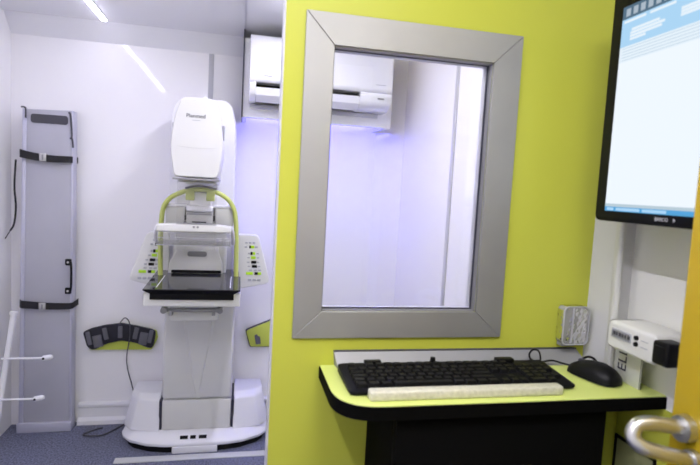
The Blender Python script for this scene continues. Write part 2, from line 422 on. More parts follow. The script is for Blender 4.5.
b = nb(); box(b, HX-.080, HX+.085, 2.46, 2.70, 1.421, 1.431, bev=.003); obj('collimator', b, M['machine'], mm)
b = nb(); box(b, HX-.082, HX+.092, 2.4505, 2.4535, 1.115, 1.431); obj('face_shield', b, M['shield'], mm, label='clear face shield')
# lime loop
loop = [(-.366, .95), (-.370, 1.136), (-.364, 1.272), (-.340, 1.330), (-.299, 1.361), (-.249, 1.381), (-.193, 1.388), (-.137, 1.384), (-.084, 1.364), (-.046, 1.330), (-.022, 1.271), (-.012, 1.136), (-.008, .95)]
b = nb(); tube(b, smooth_path([(x, 2.62, z) for x, z in loop], 5), .0115, 14); lp = obj('loop_rail', b, M['lime_paint'], mm, label='lime green tube loop')
b = nb(); box(b, XC-.068, XC-.028, 2.60, 2.645, 1.335, 1.385, bev=.004); obj('rail_clamp', b, M['lime_paint'], lp)
b = nb(); box(b, XC+.028, XC+.068, 2.60, 2.645, 1.335, 1.385, bev=.004); obj('rail_clamp', b, M['lime_paint'], lp)
b = nb(); tube(b, smooth_path([(XC-.07, 2.60, 1.392), (XC-.03, 2.60, 1.402), (XC+.02, 2.60, 1.403), (XC+.075, 2.60, 1.394)], 4), .005, 8); obj('rail_seal', b, M['dark_grey'], lp)
# C arm behind the paddles
b = nb(); box(b, XC-.13, XC+.13, 2.70, 2.82, .93, 1.36, bev=.015, seg=3); obj('arm_spine', b, M['machine'], mm)
# paddle carriage
cr = nb(); loft(cr, [[(XC-.055, 2.60, 1.285), (XC+.055, 2.60, 1.285), (XC+.055, 2.70, 1.285), (XC-.055, 2.70, 1.285)],
                    [(XC-.050, 2.62, 1.375), (XC+.045, 2.62, 1.375), (XC+.045, 2.70, 1.375), (XC-.050, 2.70, 1.375)]], bev=.008, seg=3)
cw = obj('carriage_cover', cr, M['machine_lav'], mm)
b = nb(); box(b, XC-.062, XC+.062, 2.575, 2.70, 1.282, 1.312, bev=.010, seg=3); obj('carriage_lip', b, M['machine_lav'], cw)
b = nb(); box(b, XC-.062, XC+.062, 2.60, 2.70, 1.225, 1.281, bev=.004); obj('carriage_body', b, M['machine_grey'], mm)
b = nb(); box(b, XC-.060, XC+.060, 2.5965, 2.601, 1.266, 1.271); obj('seam', b, M['mid_grey'], mm)
b = nb(); box(b, XC-.034, XC+.032, 2.5955, 2.601, 1.228, 1.234); obj('seam', b, M['slot'], mm)
for s in (-1, 1):
    b = nb(); box(b, XC+s*.116-.044, XC+s*.116+.044, 2.63, 2.72, 1.215, 1.300, bev=.004); blk = obj('paddle_mount', b, M['machine_grey'], mm)
    b = nb(); box(b, XC+s*.110-.050, XC+s*.110+.050, 2.626, 2.72, 1.300, 1.314, bev=.004); obj('mount_cap', b, M['machine_lav'], blk)
    b = nb(); box(b, XC+s*.067-.003, XC+s*.067+.003, 2.60, 2.64, 1.238, 1.262); obj('mount_gap', b, M['slot'], blk)
# compression paddle
bar = rpoly([(-.366, 1.192), (-.038, 1.195), (-.038, 1.224), (-.10, 1.232), (-.30, 1.232), (-.366, 1.226)], [.006, .006, .012, .05, .05, .012])
b = nb(); prism(b, bar, 'y', 2.45, 2.52, bev=.006, seg=3); pb = obj('paddle_bar', b, M['machine'], mm)
for x in (-.203, -.186):
    b = nb(); tube(b, [(x, 2.446, 1.219), (x, 2.452, 1.219)], .0055, 12); obj('stud', b, M['mid_grey'], pb)
for s, x in ((-1, -.374), (1, -.031)):
    b = nb(); tube(b, smooth_path([(x-s*.016, 2.50, 1.222), (x-s*.002, 2.50, 1.205), (x+s*.004, 2.52, 1.165), (x+s*.004, 2.56, 1.135)], 4), .0085, 10); obj('bracket', b, M['machine_lav'], pb)
b = nb(); box(b, -.366, -.036, 2.452, 2.64, 1.133, 1.137); box(b, -.366, -.036, 2.450, 2.453, 1.133, 1.190)
pd = obj('compression_paddle', b, M['acrylic'], mm, label='clear plastic compression paddle')
b = nb(); box(b, -.366, -.036, 2.4485, 2.4535, 1.1315, 1.1355); obj('paddle_edge', b, M['acrylic_edge'], pd)
b = nb(); box(b, -.366, -.036, 2.4485, 2.452, 1.166, 1.1685); obj('paddle_edge', b, M['acrylic_edge'], pd)
for x in (-.292, -.096, -.060):
    b = nb(); tube(b, [(x, 2.62, 1.1385), (x, 2.62, 1.152)], .012, 12); obj('paddle_knob', b, M['white_tube'], pd)
# back block with oval and slot, bucky
b = nb(); loft(b, [[(XC-.150, 2.67, .955), (XC+.115, 2.67, .955), (XC+.115, 2.80, .955), (XC-.150, 2.80, .955)],
                  [(XC-.145, 2.68, 1.02), (XC+.11, 2.68, 1.02), (XC+.11, 2.80, 1.02), (XC-.145, 2.80, 1.02)],
                  [(XC-.115, 2.695, 1.075), (XC+.09, 2.695, 1.075), (XC+.09, 2.80, 1.075), (XC-.115, 2.80, 1.075)],
                  [(XC-.115, 2.695, 1.12), (XC+.09, 2.695, 1.12), (XC+.09, 2.80, 1.12), (XC-.115, 2.80, 1.12)]], bev=.006)
bk = obj('arm_block', b, M['machine'], mm)
b = nb(); prism(b, rrect(-.250, -.156, 1.050, 1.076, .011), 'y', 2.686, 2.70, bev=.001); obj('grip_recess', b, M['mid_grey'], bk)
b = nb(); box(b, -.322, -.083, 2.662, 2.675, .9705, .984, bev=.002); obj('film_slot', b, M['slot'], bk)
b = nb(); box(b, XC-.205, XC+.205, 2.325, 2.80, .879, .940, bev=.006)
tr = obj('detector_tray', b, M['machine'], mm)
b = nb()
loft(b, [[(-.366, 2.312, .912), (-.014, 2.312, .912), (-.014, 2.60, .912), (-.366, 2.60, .912)],
         [(-.366, 2.312, .938), (-.014, 2.312, .938), (-.014, 2.60, .938), (-.366, 2.60, .938)],
         [(-.394, 2.300, .954), (.014, 2.300, .954), (.014, 2.66, .954), (-.394, 2.66, .954)],
         [(-.394, 2.300, .958), (.014, 2.300, .958), (.014, 2.66, .958), (-.394, 2.66, .958)]], bev=.002)
dt = obj('detector', b, M['black'], mm, label='black image detector')
b = nb(); loft(b, [[(-.392, 2.302, .9585), (.012, 2.302, .9585), (.004, 2.80, .9685), (-.398, 2.80, .9685)],
                  [(-.392, 2.302, .9600), (.012, 2.302, .9600), (.004, 2.80, .9700), (-.398, 2.80, .9700)]]); obj('detector_top', b, M['black_gloss'], dt)
for gx in (-.343, -.031):
    b = nb(); loft(b, [[(gx-.002, 2.34, .9606), (gx+.002, 2.34, .9606), (gx+.002, 2.60, .9660), (gx-.002, 2.60, .9660)], [(gx-.002, 2.34, .9613), (gx+.002, 2.34, .9613), (gx+.002, 2.60, .9667), (gx-.002, 2.60, .9667)]]); obj('guide_line', b, M['white_tube'], dt)
b = nb(); box(b, XC-.11, XC+.11, 2.44, 2.82, .785, .895, bev=.010); obj('detector_arm', b, M['machine_front'], mm)
b = nb(); tube(b, [(-.318, 2.40, .846), (-.070, 2.40, .846)], .0085, 10)
b2 = obj('handle_bar', b, M['mid_grey'], mm)
b = nb(); tube(b, [(-.290, 2.40, .862), (-.10, 2.40, .862)], .006, 8); obj('handle_rod', b, M['machine_grey'], b2)
for x in (-.318, -.074):
    b = nb(); tube(b, [(x, 2.385, .846), (x, 2.43, .848)], .014, 14); obj('handle_knob', b, M['mid_grey'], b2)
for x in (-.288, -.102):
    b = nb(); box(b, x-.008, x+.008, 2.39, 2.435, .822, .845, bev=.002); obj('handle_stop', b, M['mid_grey'], b2)
# control panels
def panel(quad, cols, side):
    out = rpoly(quad, .028, 6)
    bb = nb(); prism(bb, out, 'y', 2.745, 2.785, bev=.006, seg=3)
    p = obj('control_panel', bb, M['machine'], mm)
    for (x, z, w, h, m) in cols:
        q = nb(); box(q, x-w*1.12, x+w*1.12, 2.7415, 2.746, z-h*1.2, z+h*1.2, bev=.0012, seg=1); obj('button', q, M[m], p)
    return p
def btns(cx, slant):
    L, K, G = 'button_lime', 'black', 'button_grey'
    rows = [(1.122, [(-.018, .006, .004, G), (0, .006, .004, G), (.020, .006, .004, G)]),
            (1.100, [(-.024, .006, .004, G), (-.004, .004, .006, K), (.009, .008, .006, L), (.028, .007, .004, G)]),
            (1.066, [(-.014, .006, .004, G), (-.002, .005, .007, K), (.011, .006, .006, L), (.030, .006, .003, G)]),
            (1.044, [(-.020, .006, .003, G), (.004, .011, .006, L), (.028, .006, .003, G)]),
            (1.020, [(-.026, .006, .003, G), (.002, .012, .006, K), (.024, .006, .003, G)]),
            (.998, [(-.026, .006, .003, G), (.002, .012, .006, K), (.026, .006, .003, G)]),
            (.978, [(-.022, .007, .003, G), (.004, .007, .003, G), (.026, .007, .003, G)]),
            (.960, [(-.030, .016, .006, L), (.005, .008, .006, K), (.022, .008, .006, L)]),
            (.926, [(-.034, .008, .005, G), (-.010, .008, .005, G), (.014, .008, .005, G)])]
    return [(cx + slant*(z-1.04) + dx, z, w, h, m) for z, r in rows for dx, w, h, m in r]
panel([(-.395, .878), (-.345, .89), (-.345, 1.166), (-.452, 1.162), (-.538, .918)], btns(-.420, .26), -1)
panel([(.170, .908), (.100, 1.164), (-.025, 1.166), (-.025, .872), (.02, .878)], btns(.074, -.20), 1)

# ------------------------------------------------------------------ grey board strapped to the wall
bd = thing('folding_board', 'tall grey folded board with a dark hand slot standing against the back wall', 'board', (-1.01, 3.09, 0))
out = rpoly([(-1.150, .0), (-.876, .0), (-.878, 1.768), (-1.130, 1.758)], [.004, .004, .02, .02])
b = nb(); prism(b, [(-1.128, .04), (-.892, .04), (-.894, 1.765), (-1.112, 1.757)], 'y', 3.055, 3.085, bev=.003); obj('board_panel', b, M['board'], bd)
b = nb(); prism(b, [(-1.128, .04), (-.892, .04), (-.894, 1.762), (-1.112, 1.754)], 'y', 3.088, 3.118, bev=.003); obj('board_panel', b, M['board'], bd)
b = nb(); loft(b, [[(-1.150, 3.050, .0), (-1.126, 3.050, 0), (-1.126, 3.12, 0), (-1.150, 3.12, 0)], [(-1.131, 3.050, 1.76), (-1.111, 3.050, 1.76), (-1.111, 3.12, 1.76), (-1.131, 3.12, 1.76)]], bev=.004); obj('side_rail', b, M['board_edge'], bd)
b = nb(); loft(b, [[(-.894, 3.050, .0), (-.882, 3.050, 0), (-.882, 3.12, 0), (-.894, 3.12, 0)], [(-.896, 3.050, 1.765), (-.886, 3.050, 1.765), (-.886, 3.12, 1.765), (-.896, 3.12, 1.765)]], bev=.003); obj('side_rail', b, M['board_edge'], bd)
b = nb(); box(b, -1.155, -.880, 3.035, 3.12, 0, .052, bev=.004); obj('foot_rail', b, M['board_edge'], bd)
b = nb(); prism(b, rrect(-1.092, -.912, 1.688, 1.735, .014), 'y', 3.052, 3.056); obj('hand_slot', b, M['dark_grey'], bd, label='dark rounded hand slot')
b = nb(); tube(b, smooth_path([(-1.135, 3.047, 1.765), (-1.120, 3.047, 1.765), (-1.114, 3.047, 1.755), (-1.114, 3.047, 1.71)], 4), .0045, 8); obj('hook', b, M['dark_grey'], bd)
b = nb(); tube(b, smooth_path([(-.908, 3.047, 1.752), (-.900, 3.047, 1.745), (-.893, 3.047, 1.68), (-.891, 3.047, 1.625), (-.897, 3.045, 1.618), (-.888, 3.045, 1.615), (-.885, 3.047, 1.57)], 4), .0050, 8); obj('hook', b, M['dark_grey'], bd)
for z in (.952, .794):
    b = nb(); box(b, -.918, -.886, 3.036, 3.052, z-.018, z+.018, bev=.006); lt = obj('latch', b, M['black'], bd)
    b = nb(); tube(b, [(-.902, 3.033, z), (-.902, 3.037, z)], .006, 10); obj('rivet', b, M['steel'], lt)
b = nb(); tube(b, smooth_path([(-.892, 3.040, .958), (-.886, 3.038, .93), (-.886, 3.038, .82), (-.892, 3.040, .79)], 4), .006, 8); obj('latch_handle', b, M['black'], bd)
def strap(z0, z1, label, x1):
    t = thing('strap', label, 'strap', (-1.0, 3.04, (z0+z1)/2), 'black webbing belts round the grey board')
    b = nb()
    X0, X1 = -1.141, x1
    n = 14; top = []; bot = []
    ring = []
    pts = [(X0, 3.145), (X0, 3.050), (X0+.012, 3.030)] + [(X0+.012+(X1-X0-.024)*k/10, 3.028) for k in range(1, 10)] + [(X1-.012, 3.030), (X1, 3.05), (X1, 3.145)]
    R = []
    for (x, y) in pts:
        u = (x-X0)/(X1-X0); z = z0+(z1-z0)*u - .010*sin(pi*u)*(1 if z0 > 1 else .4)
        h = .021-.004*u
        R.append(((x, y, z-h), (x, y, z+h)))
    rings = []
    for k, ((x, y, za), (_, _, zb)) in enumerate(R):
        d = Vector((0, -.0025, 0)) if 2 <= k <= len(R)-3 else Vector((-.0025 if k < 3 else .0025, 0, 0))
        rings.append([(x, y, za), (x, y, zb), (x+d.x, y+d.y, zb), (x+d.x, y+d.y, za)])
    loft(b, rings); obj('webbing', b, M['strap'], t)
    b = nb(); xm = -1.023; zm = (z0+z1)/2-.006
    box(b, xm-.017, xm+.017, 3.018, 3.0255, zm-.021, zm+.021, bev=.003); bu = obj('buckle', b, M['steel'], t, label='silver buckle')
    b = nb(); box(b, xm-.004, xm+.004, 3.0165, 3.019, zm-.013, zm+.013, bev=.001); obj('buckle_pin', b, M['mid_grey'], bu)
    return t
upper_strap = strap(1.525, 1.506, 'black belt with silver buckle round the upper grey board', -.889)
strap(.722, .712, 'black belt with silver buckle round the lower grey board', -.880)

# loose cord at the board's left edge
b = nb(); tube(b, smooth_path([(-1.165, 3.06, 1.49), (-1.168, 3.05, 1.35), (-1.161, 3.05, 1.24), (-1.170, 3.05, 1.15), (-1.190, 3.05, 1.11), (-1.212, 3.05, 1.07)], 6), [.005]*24+[.0025]*7, 8)
obj('strap_tail', b, M['strap'], upper_strap)

# white tube rack at the left wall
rk = thing('tube_rack', 'white leaning tube post with two capped arms in front of the left wall', 'rack', (-1.14, 2.9, 0))
pb_, pt_ = Vector((-1.196, 2.86, .0)), Vector((-1.116, 2.905, .70))
b = nb(); tube(b, [pb_, pt_], .014, 14); pz = obj('post', b, M['white_tube'], rk)
b = nb(); d = (pt_-pb_).normalized(); tube(b, [pt_-d*.005, pt_+d*.012], .019, 14); obj('post_cap', b, M['white_tube'], pz)
b = nb(); tube(b, [pb_+d*.0, pb_+d*.02], .020, 14); obj('foot_cap', b, M['white_tube'], pz)
for z, xe in ((.473, -.965), (.262, -1.00)):
    p0 = pb_ + d*(z/d.z)
    b = nb(); tube(b, [(p0.x-.02, p0.y-.01, z), (xe, p0.y-.01, z)], .0055, 10); a = obj('arm', b, M['white_tube'], rk)
    b = nb(); tube(b, [(xe-.01, p0.y-.01, z), (xe-.004, p0.y-.01, z), (xe+.03, p0.y-.01, z+.006), (xe+.04, p0.y-.01, z+.008)], [.008, .013, .013, .009], 14); cp = obj('arm_cap', b, M['white_tube'], a)
    b = nb(); tube(b, [(xe+.0, p0.y-.0255, z+.001), (xe+.0, p0.y-.020, z+.001)], .006, 10); obj('cap_hole', b, M['slot'], cp)

# foot control pads hung on the back wall
pd1 = thing('foot_control', 'curved black foot control with grey keys on a lime back hung on the wall', 'foot control', (-.645, YB, .44))
lim = rpoly([(-.812, .445), (-.800, .436), (-.475, .434), (-.445, .500), (-.452, .545), (-.64, .575), (-.83, .53)], .012)
b = nb(); prism(b, lim, 'y', 3.122, 3.15, bev=.003); obj('back_plate', b, M['lime_pad'], pd1, label='lime back plate')
blk = rpoly([(-.842, .545), (-.820, .465), (-.800, .446), (-.778, .444), (-.715, .478), (-.64, .496), (-.560, .482), (-.490, .450), (-.470, .452), (-.462, .47), (-.452, .545), (-.470, .560), (-.56, .582), (-.64, .597), (-.73, .585), (-.80, .567)], .012)
b = nb(); prism(b, blk, 'y', 3.098, 3.122, bev=.006, seg=3); bp_ = obj('pedal_body', b, M['pedal_black'], pd1)
for (x, z, w, h, m) in ((-.808, .512, .012, .038, 'mid_grey'), (-.762, .495, .024, .034, 'mid_grey'), (-.722, .538, .012, .034, 'mid_grey'), (-.643, .548, .012, .034, 'mid_grey'), (-.560, .540, .012, .034, 'mid_grey'), (-.518, .508, .022, .036, 'mid_grey'), (-.480, .520, .011, .038, 'mid_grey')):
    t_ = radians(12 if x < -.66 else (-10 if x > -.62 else 0))
    q = [(x+dx*cos(t_)-dz*sin(t_), z+dx*sin(t_)+dz*cos(t_)) for dx, dz in ((-w, -h), (w, -h), (w, h), (-w, h))]
    b = nb(); prism(b, rpoly(q, .004, 3), 'y', 3.092, 3.099, bev=.0015); obj('pedal_key', b, M['pedal_key'], bp_)
pd2 = thing('foot_control', 'lime pad with one small grey key hung on the wall beside the lime partition', 'foot control', (.24, YB, .44))
q = rpoly([(.056, .548), (.086, .440), (.44, .440), (.42, .60), (.24, .625)], .014)
b = nb(); prism(b, q, 'y', 3.134, 3.1505); obj('pad_edge', b, M['dark_grey'], pd2)
q = rpoly([(.062, .544), (.091, .446), (.434, .446), (.414, .594), (.24, .619)], .014)
b = nb(); prism(b, q, 'y', 3.122, 3.136, bev=.003); obj('back_plate', b, M['lime_pad'], pd2)
b = nb(); prism(b, rpoly([(.112, .517), (.122, .462), (.152, .466), (.146, .508), (.132, .512), (.128, .524)], .003, 2), 'y', 3.112, 3.123, bev=.001); obj('pedal_key', b, M['pedal_key'], pd2)
b = nb(); tube(b, smooth_path([(-.650, 3.094, .59), (-.636, 3.09, .615), (-.615, 3.088, .632), (-.593, 3.086, .603), (-.589, 3.084, .529), (-.603, 3.08, .412), (-.594, 3.07, .335), (-.575, 3.09, .24), (-.56, 3.105, .15), (-.575, 3.10, .05), (-.59, 3.09, .004)], 6), .0032, 8)
tag(obj('cable', b, M['dark_grey']), 'thin dark cable from the black foot control down to the machine base', 'cable')
b = nb(); tube(b, smooth_path([(-.60, 3.10, .006), (-.63, 3.06, .005), (-.66, 3.01, .005), (-.71, 2.96, .005), (-.78, 2.965, .005), (-.80, 2.985, .005), (-.76, 3.03, .005), (-.72, 3.055, .005)], 6), .0045, 8)
tag(obj('floor_cable', b, M['dark_grey']), 'dark cable loop lying on the blue grey floor by the skirting', 'cable')

# pale strip on the floor in front of the machine
b = nb(); box(b, -.575, .60, 2.655, 2.705, 0, .006, bev=.0015)
tag(obj('floor_strip', b, M['pale']), 'pale flat strip on the floor in front of the machine base', 'floor strip')

# ------------------------------------------------------------------ desk
ZT = 1.058
wt = thing('worktop', 'narrow lime worktop with a black edge fixed below the window', 'worktop', (.48, 1.05, ZT-.03))
pl = rpoly([(.176, 1.05), (.176, .838), (.835, .838), (.835, .962), (.80, .962), (.80, 1.05)], [0, .085, 0, 0, 0, 0], 10)
b = nb(); prism(b, pl, 'z', ZT-.003, ZT, bev=.0008, seg=1); obj('worktop_surface', b, M['lime_top'], wt, label='lime laminate surface')
pl2 = rpoly([(.174, 1.05), (.174, .836), (.835, .836), (.835, .962), (.80, .962), (.80, 1.05)], [0, .085, 0, 0, 0, 0], 10)
b = nb(); prism(b, pl2, 'z', ZT-.027, ZT-.003); obj('worktop_edge', b, M['black_matte'], wt, label='black edge band')

cb = thing('cabinet', 'black cabinet standing on the floor under the lime worktop', 'cabinet', (.42, .94, 0))
b = nb(); box(b, .285, .307, .872, 1.05, 0, ZT-.0275, bev=.001); box(b, .692, .716, .872, 1.05, 0, ZT-.0275, bev=.001)
box(b, .307, .692, .872, 1.05, 0, .02); box(b, .307, .692, 1.04, 1.05, .02, ZT-.0275); box(b, .307, .692, .88, 1.04, ZT-.05, ZT-.0275)
obj('body', b, M['black_matte'], cb)
b = nb(); box(b, .286, .715, .852, .8715, .02, ZT-.032, bev=.0015); dr = obj('door', b, M['black_matte'], cb)
b = nb(); tube(b, [(.33, .835, .62), (.33, .835, .76)], .005, 10); tube(b, [(.33, .835, .63), (.33, .853, .63)], .004, 8); tube(b, [(.33, .835, .75), (.33, .853, .75)], .004, 8); obj('handle', b, M['dark_grey'], dr)

# aluminium upstand behind the keyboard
us = thing('cable_rail', 'sloping aluminium rail along the back of the lime worktop', 'rail', (.49, 1.04, ZT))
b = nb(); loft(b, [[(.206, 1.05, ZT), (.210, 1.020, ZT), (.203, 1.044, ZT+.030), (.203, 1.05, ZT+.030)],
                   [(.794, 1.05, ZT), (.794, 1.020, ZT), (.776, 1.044, ZT+.030), (.776, 1.05, ZT+.030)]]); obj('rail_face', b, M['alu_light'], us)
b = nb(); box(b, .203, .777, 1.043, 1.05, ZT+.030, ZT+.0325, bev=.0005); obj('top_lip', b, M['dark_grey'], us)

# keyboard
kb = thing('keyboard', 'black full size keyboard lying on the lime worktop', 'keyboard', (.44, .94, ZT))
ky0, ky1 = .880, 1.008
kx0, kx1 = .204, .665
ang = (.019-.010)/(ky1-ky0)
b = nb()
o1 = rpoly([(kx0, ky0), (kx1, ky0), (kx1, ky1), (kx0, ky1)], [.012, .012, .01, .01])
o2 = rpoly([(kx0+.004, ky0+.003), (kx1-.004, ky0+.003), (kx1-.004, ky1-.003), (kx0+.004, ky1-.003)], [.01, .01, .008, .008])
def kz(y, h=0): return ZT + .010 + (y-ky0)*ang + h
loft(b, [[(x, y, ZT+.002) for x, y in o2], [(x, y, ZT+.005) for x, y in o1], [(x, y, kz(y, -.002)) for x, y in o1], [(x, y, kz(y)) for x, y in o2]])
obj('shell', b, M['kb_body'], kb)
for x in (.235, .645):
    for y in (.895, .995):
        b = nb(); box(b, x-.012, x+.012, y-.005, y+.005, ZT, ZT+.004); obj('foot', b, M['dark_grey'], kb)
# keys
U = .01905
keys = []   # (x0 in units, row, width)
rowsdef = {
 0: [(0, 1), (2, 1), (3, 1), (4, 1), (5, 1), (6.5, 1), (7.5, 1), (8.5, 1), (9.5, 1), (11, 1), (12, 1), (13, 1), (14, 1), (15.25, 1), (16.25, 1), (17.25, 1)],
 1: [(i, 1) for i in range(13)] + [(13, 2), (15.25, 1), (16.25, 1), (17.25, 1), (18.5, 1), (19.5, 1), (20.5, 1), (21.5, 1)],
 2: [(0, 1.5)] + [(1.5+i, 1) for i in range(12)] + [(13.5, 1.5), (15.25, 1), (16.25, 1), (17.25, 1), (18.5, 1), (19.5, 1), (20.5, 1), (21.5, 1)],
 3: [(0, 1.75)] + [(1.75+i, 1) for i in range(11)] + [(12.75, 2.25), (18.5, 1), (19.5, 1), (20.5, 1)],
 4: [(0, 1.25)] + [(1.25+i, 1) for i in range(11)] + [(12.25, 2.75), (16.25, 1), (18.5, 1), (19.5, 1), (20.5, 1), (21.5, 1)],
 5: [(0, 1.25), (1.25, 1.25), (2.5, 1.25), (3.75, 6.25), (10, 1.25), (11.25, 1.25), (12.5, 1.25), (13.75, 1.25), (15.25, 1), (16.25, 1), (17.25, 1), (18.5, 2), (20.5, 1)]}
rowy = {0: 7.0, 1: 5.0-.0, 2: 4.0, 3: 3.0, 4: 2.0, 5: 1.0}
rowy = {0: 6.25, 1: 5.0, 2: 4.0, 3: 3.0, 4: 2.0, 5: 1.0}
kxa = kx0 + .0145; kya = ky0 + .012
UX = (kx1-kx0-.029)/22.5
UY = .0162
allk = []
for r, l in rowsdef.items():
    for u, w in l: allk.append((r, u, w))
allk.sort(key=lambda k: (-k[0], k[1]))
def add_key(bm, r, u, w):
    x0 = kxa + u*UX + .0008; x1 = kxa + (u+w)*UX - .0008
    yb = kya + (rowy[r]-1)*UY + .0008; yt = yb + UY - .0016
    i = .0022
    def z(y, h): return kz(y, h)
    loft(bm, [[(x0, yb, z(yb, -.0005)), (x1, yb, z(yb, -.0005)), (x1, yt, z(yt, -.0005)), (x0, yt, z(yt, -.0005))],
              [(x0+i, yb+i*.8, z(yb, .0075)), (x1-i, yb+i*.8, z(yb, .0075)), (x1-i, yt-i*.6, z(yt, .0068)), (x0+i, yt-i*.6, z(yt, .0068))]], bev=.0008, seg=1)
rest = nb()
for n, (r, u, w) in enumerate(allk):
    if n < 100:
        b = nb(); add_key(b, r, u, w); obj('key', b, M['key'], kb)
    else: add_key(rest, r, u, w)
ro = obj('keys', rest, M['key'], kb); ro['kind'] = 'stuff'
b = nb(); box(b, kx0+.055, kx0+.090, ky1-.012, ky1+.001, kz(ky1)-.001, kz(ky1)+.006, bev=.002); obj('raised_tab', b, M['key'], kb)
b = nb(); box(b, kx0+.345, kx0+.385, ky1-.018, ky1-.002, kz(ky1)-.001, kz(ky1)+.008, bev=.002); obj('raised_tab', b, M['key'], kb)
b = nb(); box(b, kx0+.349, kx0+.353, ky1-.021, ky1-.018, kz(ky1)+.001, kz(ky1)+.003); obj('indicator', b, M['led_blue'], kb, label='small blue indicator light')
b = nb(); tube(b, [(kx0+.205, ky1-.002, kz(ky1)), (kx0+.205, ky1-.002, kz(ky1)+.009)], [.006, .005], 10); obj('raised_tab', b, M['key'], kb)

# foam bar in front of the keyboard
b = nb(); box(b, .236, .618, .854, .878, ZT, ZT+.018, bev=.004, seg=3)
tag(obj('wrist_rest', b, M['foam']), 'long white textured wrist rest bar along the front of the keyboard', 'wrist rest')

# mouse
ms = thing('mouse', 'black computer mouse on the right end of the lime worktop', 'mouse', (.735, .925, ZT))
b = nb()
mdir = Vector((.28, -1, 0)).normalized(); mside = Vector((-mdir.y, mdir.x, 0))
c0 = Vector((.748, .938, ZT))
rings = []
prof = [(-.056, .012, .012), (-.050, .024, .018), (-.034, .030, .027), (-.010, .0315, .034), (.014, .032, .036), (.034, .030, .031), (.048, .024, .022), (.055, .012, .012)]
for (l, w, h) in prof:
    ring = []
    for k in range(13):
        a = pi*k/12; ring.append(c0 + mdir*l + mside*(cos(a)*w) + Vector((0, 0, .002 + sin(a)**.8*h)))
    rings.append([tuple(v) for v in ring])
loft(b, rings); ms_b = obj('mouse_body', b, M['black'], ms, angle=60)
b = nb(); p = c0 - mdir*.034 + Vector((0, 0, .026)); tube(b, [p - mside*.003, p + mside*.003], .007, 12); obj('scroll_wheel', b, M['dark_grey'], ms)
b = nb(); p = c0 - mdir*.02 + Vector((0, 0, .0015)); box(b, c0.x-.02, c0.x+.02, c0.y-.03, c0.y+.03, ZT, ZT+.003); obj('mouse_glide', b, M['dark_grey'], ms)
tail = c0 - mdir*.055 + Vector((0, 0, .008))
b = nb(); tube(b, smooth_path([tail, (.715, 1.006, ZT+.010), (.697, 1.012, ZT+.014), (.680, 1.014, ZT+.012), (.660, 1.0135, ZT+.008), (.640, 1.0135, ZT+.006)], 6), .0022, 8); obj('mouse_cord', b, M['black'], ms)

b = nb(); tube(b, smooth_path([(.664, 1.013, ZT+.003), (.666, 1.013, ZT+.020), (.660, 1.013, ZT+.036), (.646, 1.013, ZT+.039), (.638, 1.013, ZT+.030), (.641, 1.013, ZT+.019), (.648, 1.013, ZT+.013)], 6), [.0020]*31+[.0035]*6, 8)
tag(obj('cable', b, M['black']), 'small black cable loop standing up behind the right end of the keyboard', 'cable')
b = nb(); tube(b, smooth_path([(.765, 1.015, ZT+.006), (.778, 1.008, ZT+.022), (.788, .995, ZT+.022), (.792, .975, ZT+.006), (.790, .955, ZT+.004)], 6), .0028, 8)
tag(obj('cable', b, M['black']), 'upper of two black cable loops behind the mouse by the grey corner', 'cable')
b = nb(); tube(b, smooth_path([(.760, 1.005, ZT+.004), (.776, .998, ZT+.014), (.789, .980, ZT+.012), (.794, .960, ZT+.003)], 6), .0028, 8)
tag(obj('cable', b, M['black']), 'lower of two black cable loops behind the mouse by the grey corner', 'cable')

# clear plastic holder on the lime wall
hd = thing('plastic_holder', 'crinkled clear plastic holder on the lime wall next to the grey corner', 'holder', (.76, YP, 1.10))
b = nb(); prism(b, rrect(.722, .786, 1.105, 1.192, .012), 'y', 1.022, 1.05, bev=.004, seg=3); obj('holder_shell', b, M['holder'], hd)
b = nb(); box(b, .7435, .7455, 1.018, 1.023, 1.110, 1.188); obj('rib', b, M['acrylic_edge'], hd)
b = nb(); tube(b, [(x, 1.021, z) for x, z in rrect(.722, .786, 1.105, 1.192, .012)] + [(.786, 1.021, 1.18)], .0016, 6); obj('rim', b, M['acrylic_edge'], hd)
b = nb(); box(b, .728, .762, 1.030, 1.05, 1.098, 1.106, bev=.002); obj('clip', b, M['mid_grey'], hd)

# white meter box on the side wall
mb = thing('meter_box', 'white wall box with a small dark display, two black knobs and a black plug', 'box', (.835, .83, 1.135))
b = nb(); prism(b, rpoly([(.918, 1.136), (.918, 1.192), (.790, 1.192), (.790, 1.136)], .010, 4), 'x', .752, .835, bev=.006, seg=3); obj('box_body', b, M['white_plastic'], mb)
b = nb(); box(b, .7495, .7525, .850, .903, 1.1605, 1.179, bev=.0006); dp = obj('display', b, M['button_grey'], mb)
b = nb(); box(b, .7488, .7497, .853, .900, 1.163, 1.1765); obj('display_screen', b, M['grey_ink'], dp)
for k, wv in enumerate((.006, .004, .006, .005, .004, .006)):
    b = nb(); yk = .896 - k*.0078; box(b, .7484, .7489, yk-wv, yk, 1.1665, 1.1735); obj('display_digit', b, M['ink'], dp)
for z in (1.1755, 1.1630):
    b = nb(); tube(b, [(.748, .8365, z), (.7525, .8365, z)], [.0042, .0048], 14); obj('knob', b, M['black'], mb)
    b = nb(); box(b, .7513, .7522, .808, .826, z-.0028, z-.0008); obj('marking', b, M['button_grey'], mb)
b = nb(); box(b, .748, .790, .758, .7955, 1.142, 1.186, bev=.006, seg=3); pg = obj('plug', b, M['black'], mb)
b = nb(); box(b, .7465, .7485, .765, .789, 1.150, 1.178, bev=.0005); obj('plug_face', b, M['black'], pg)

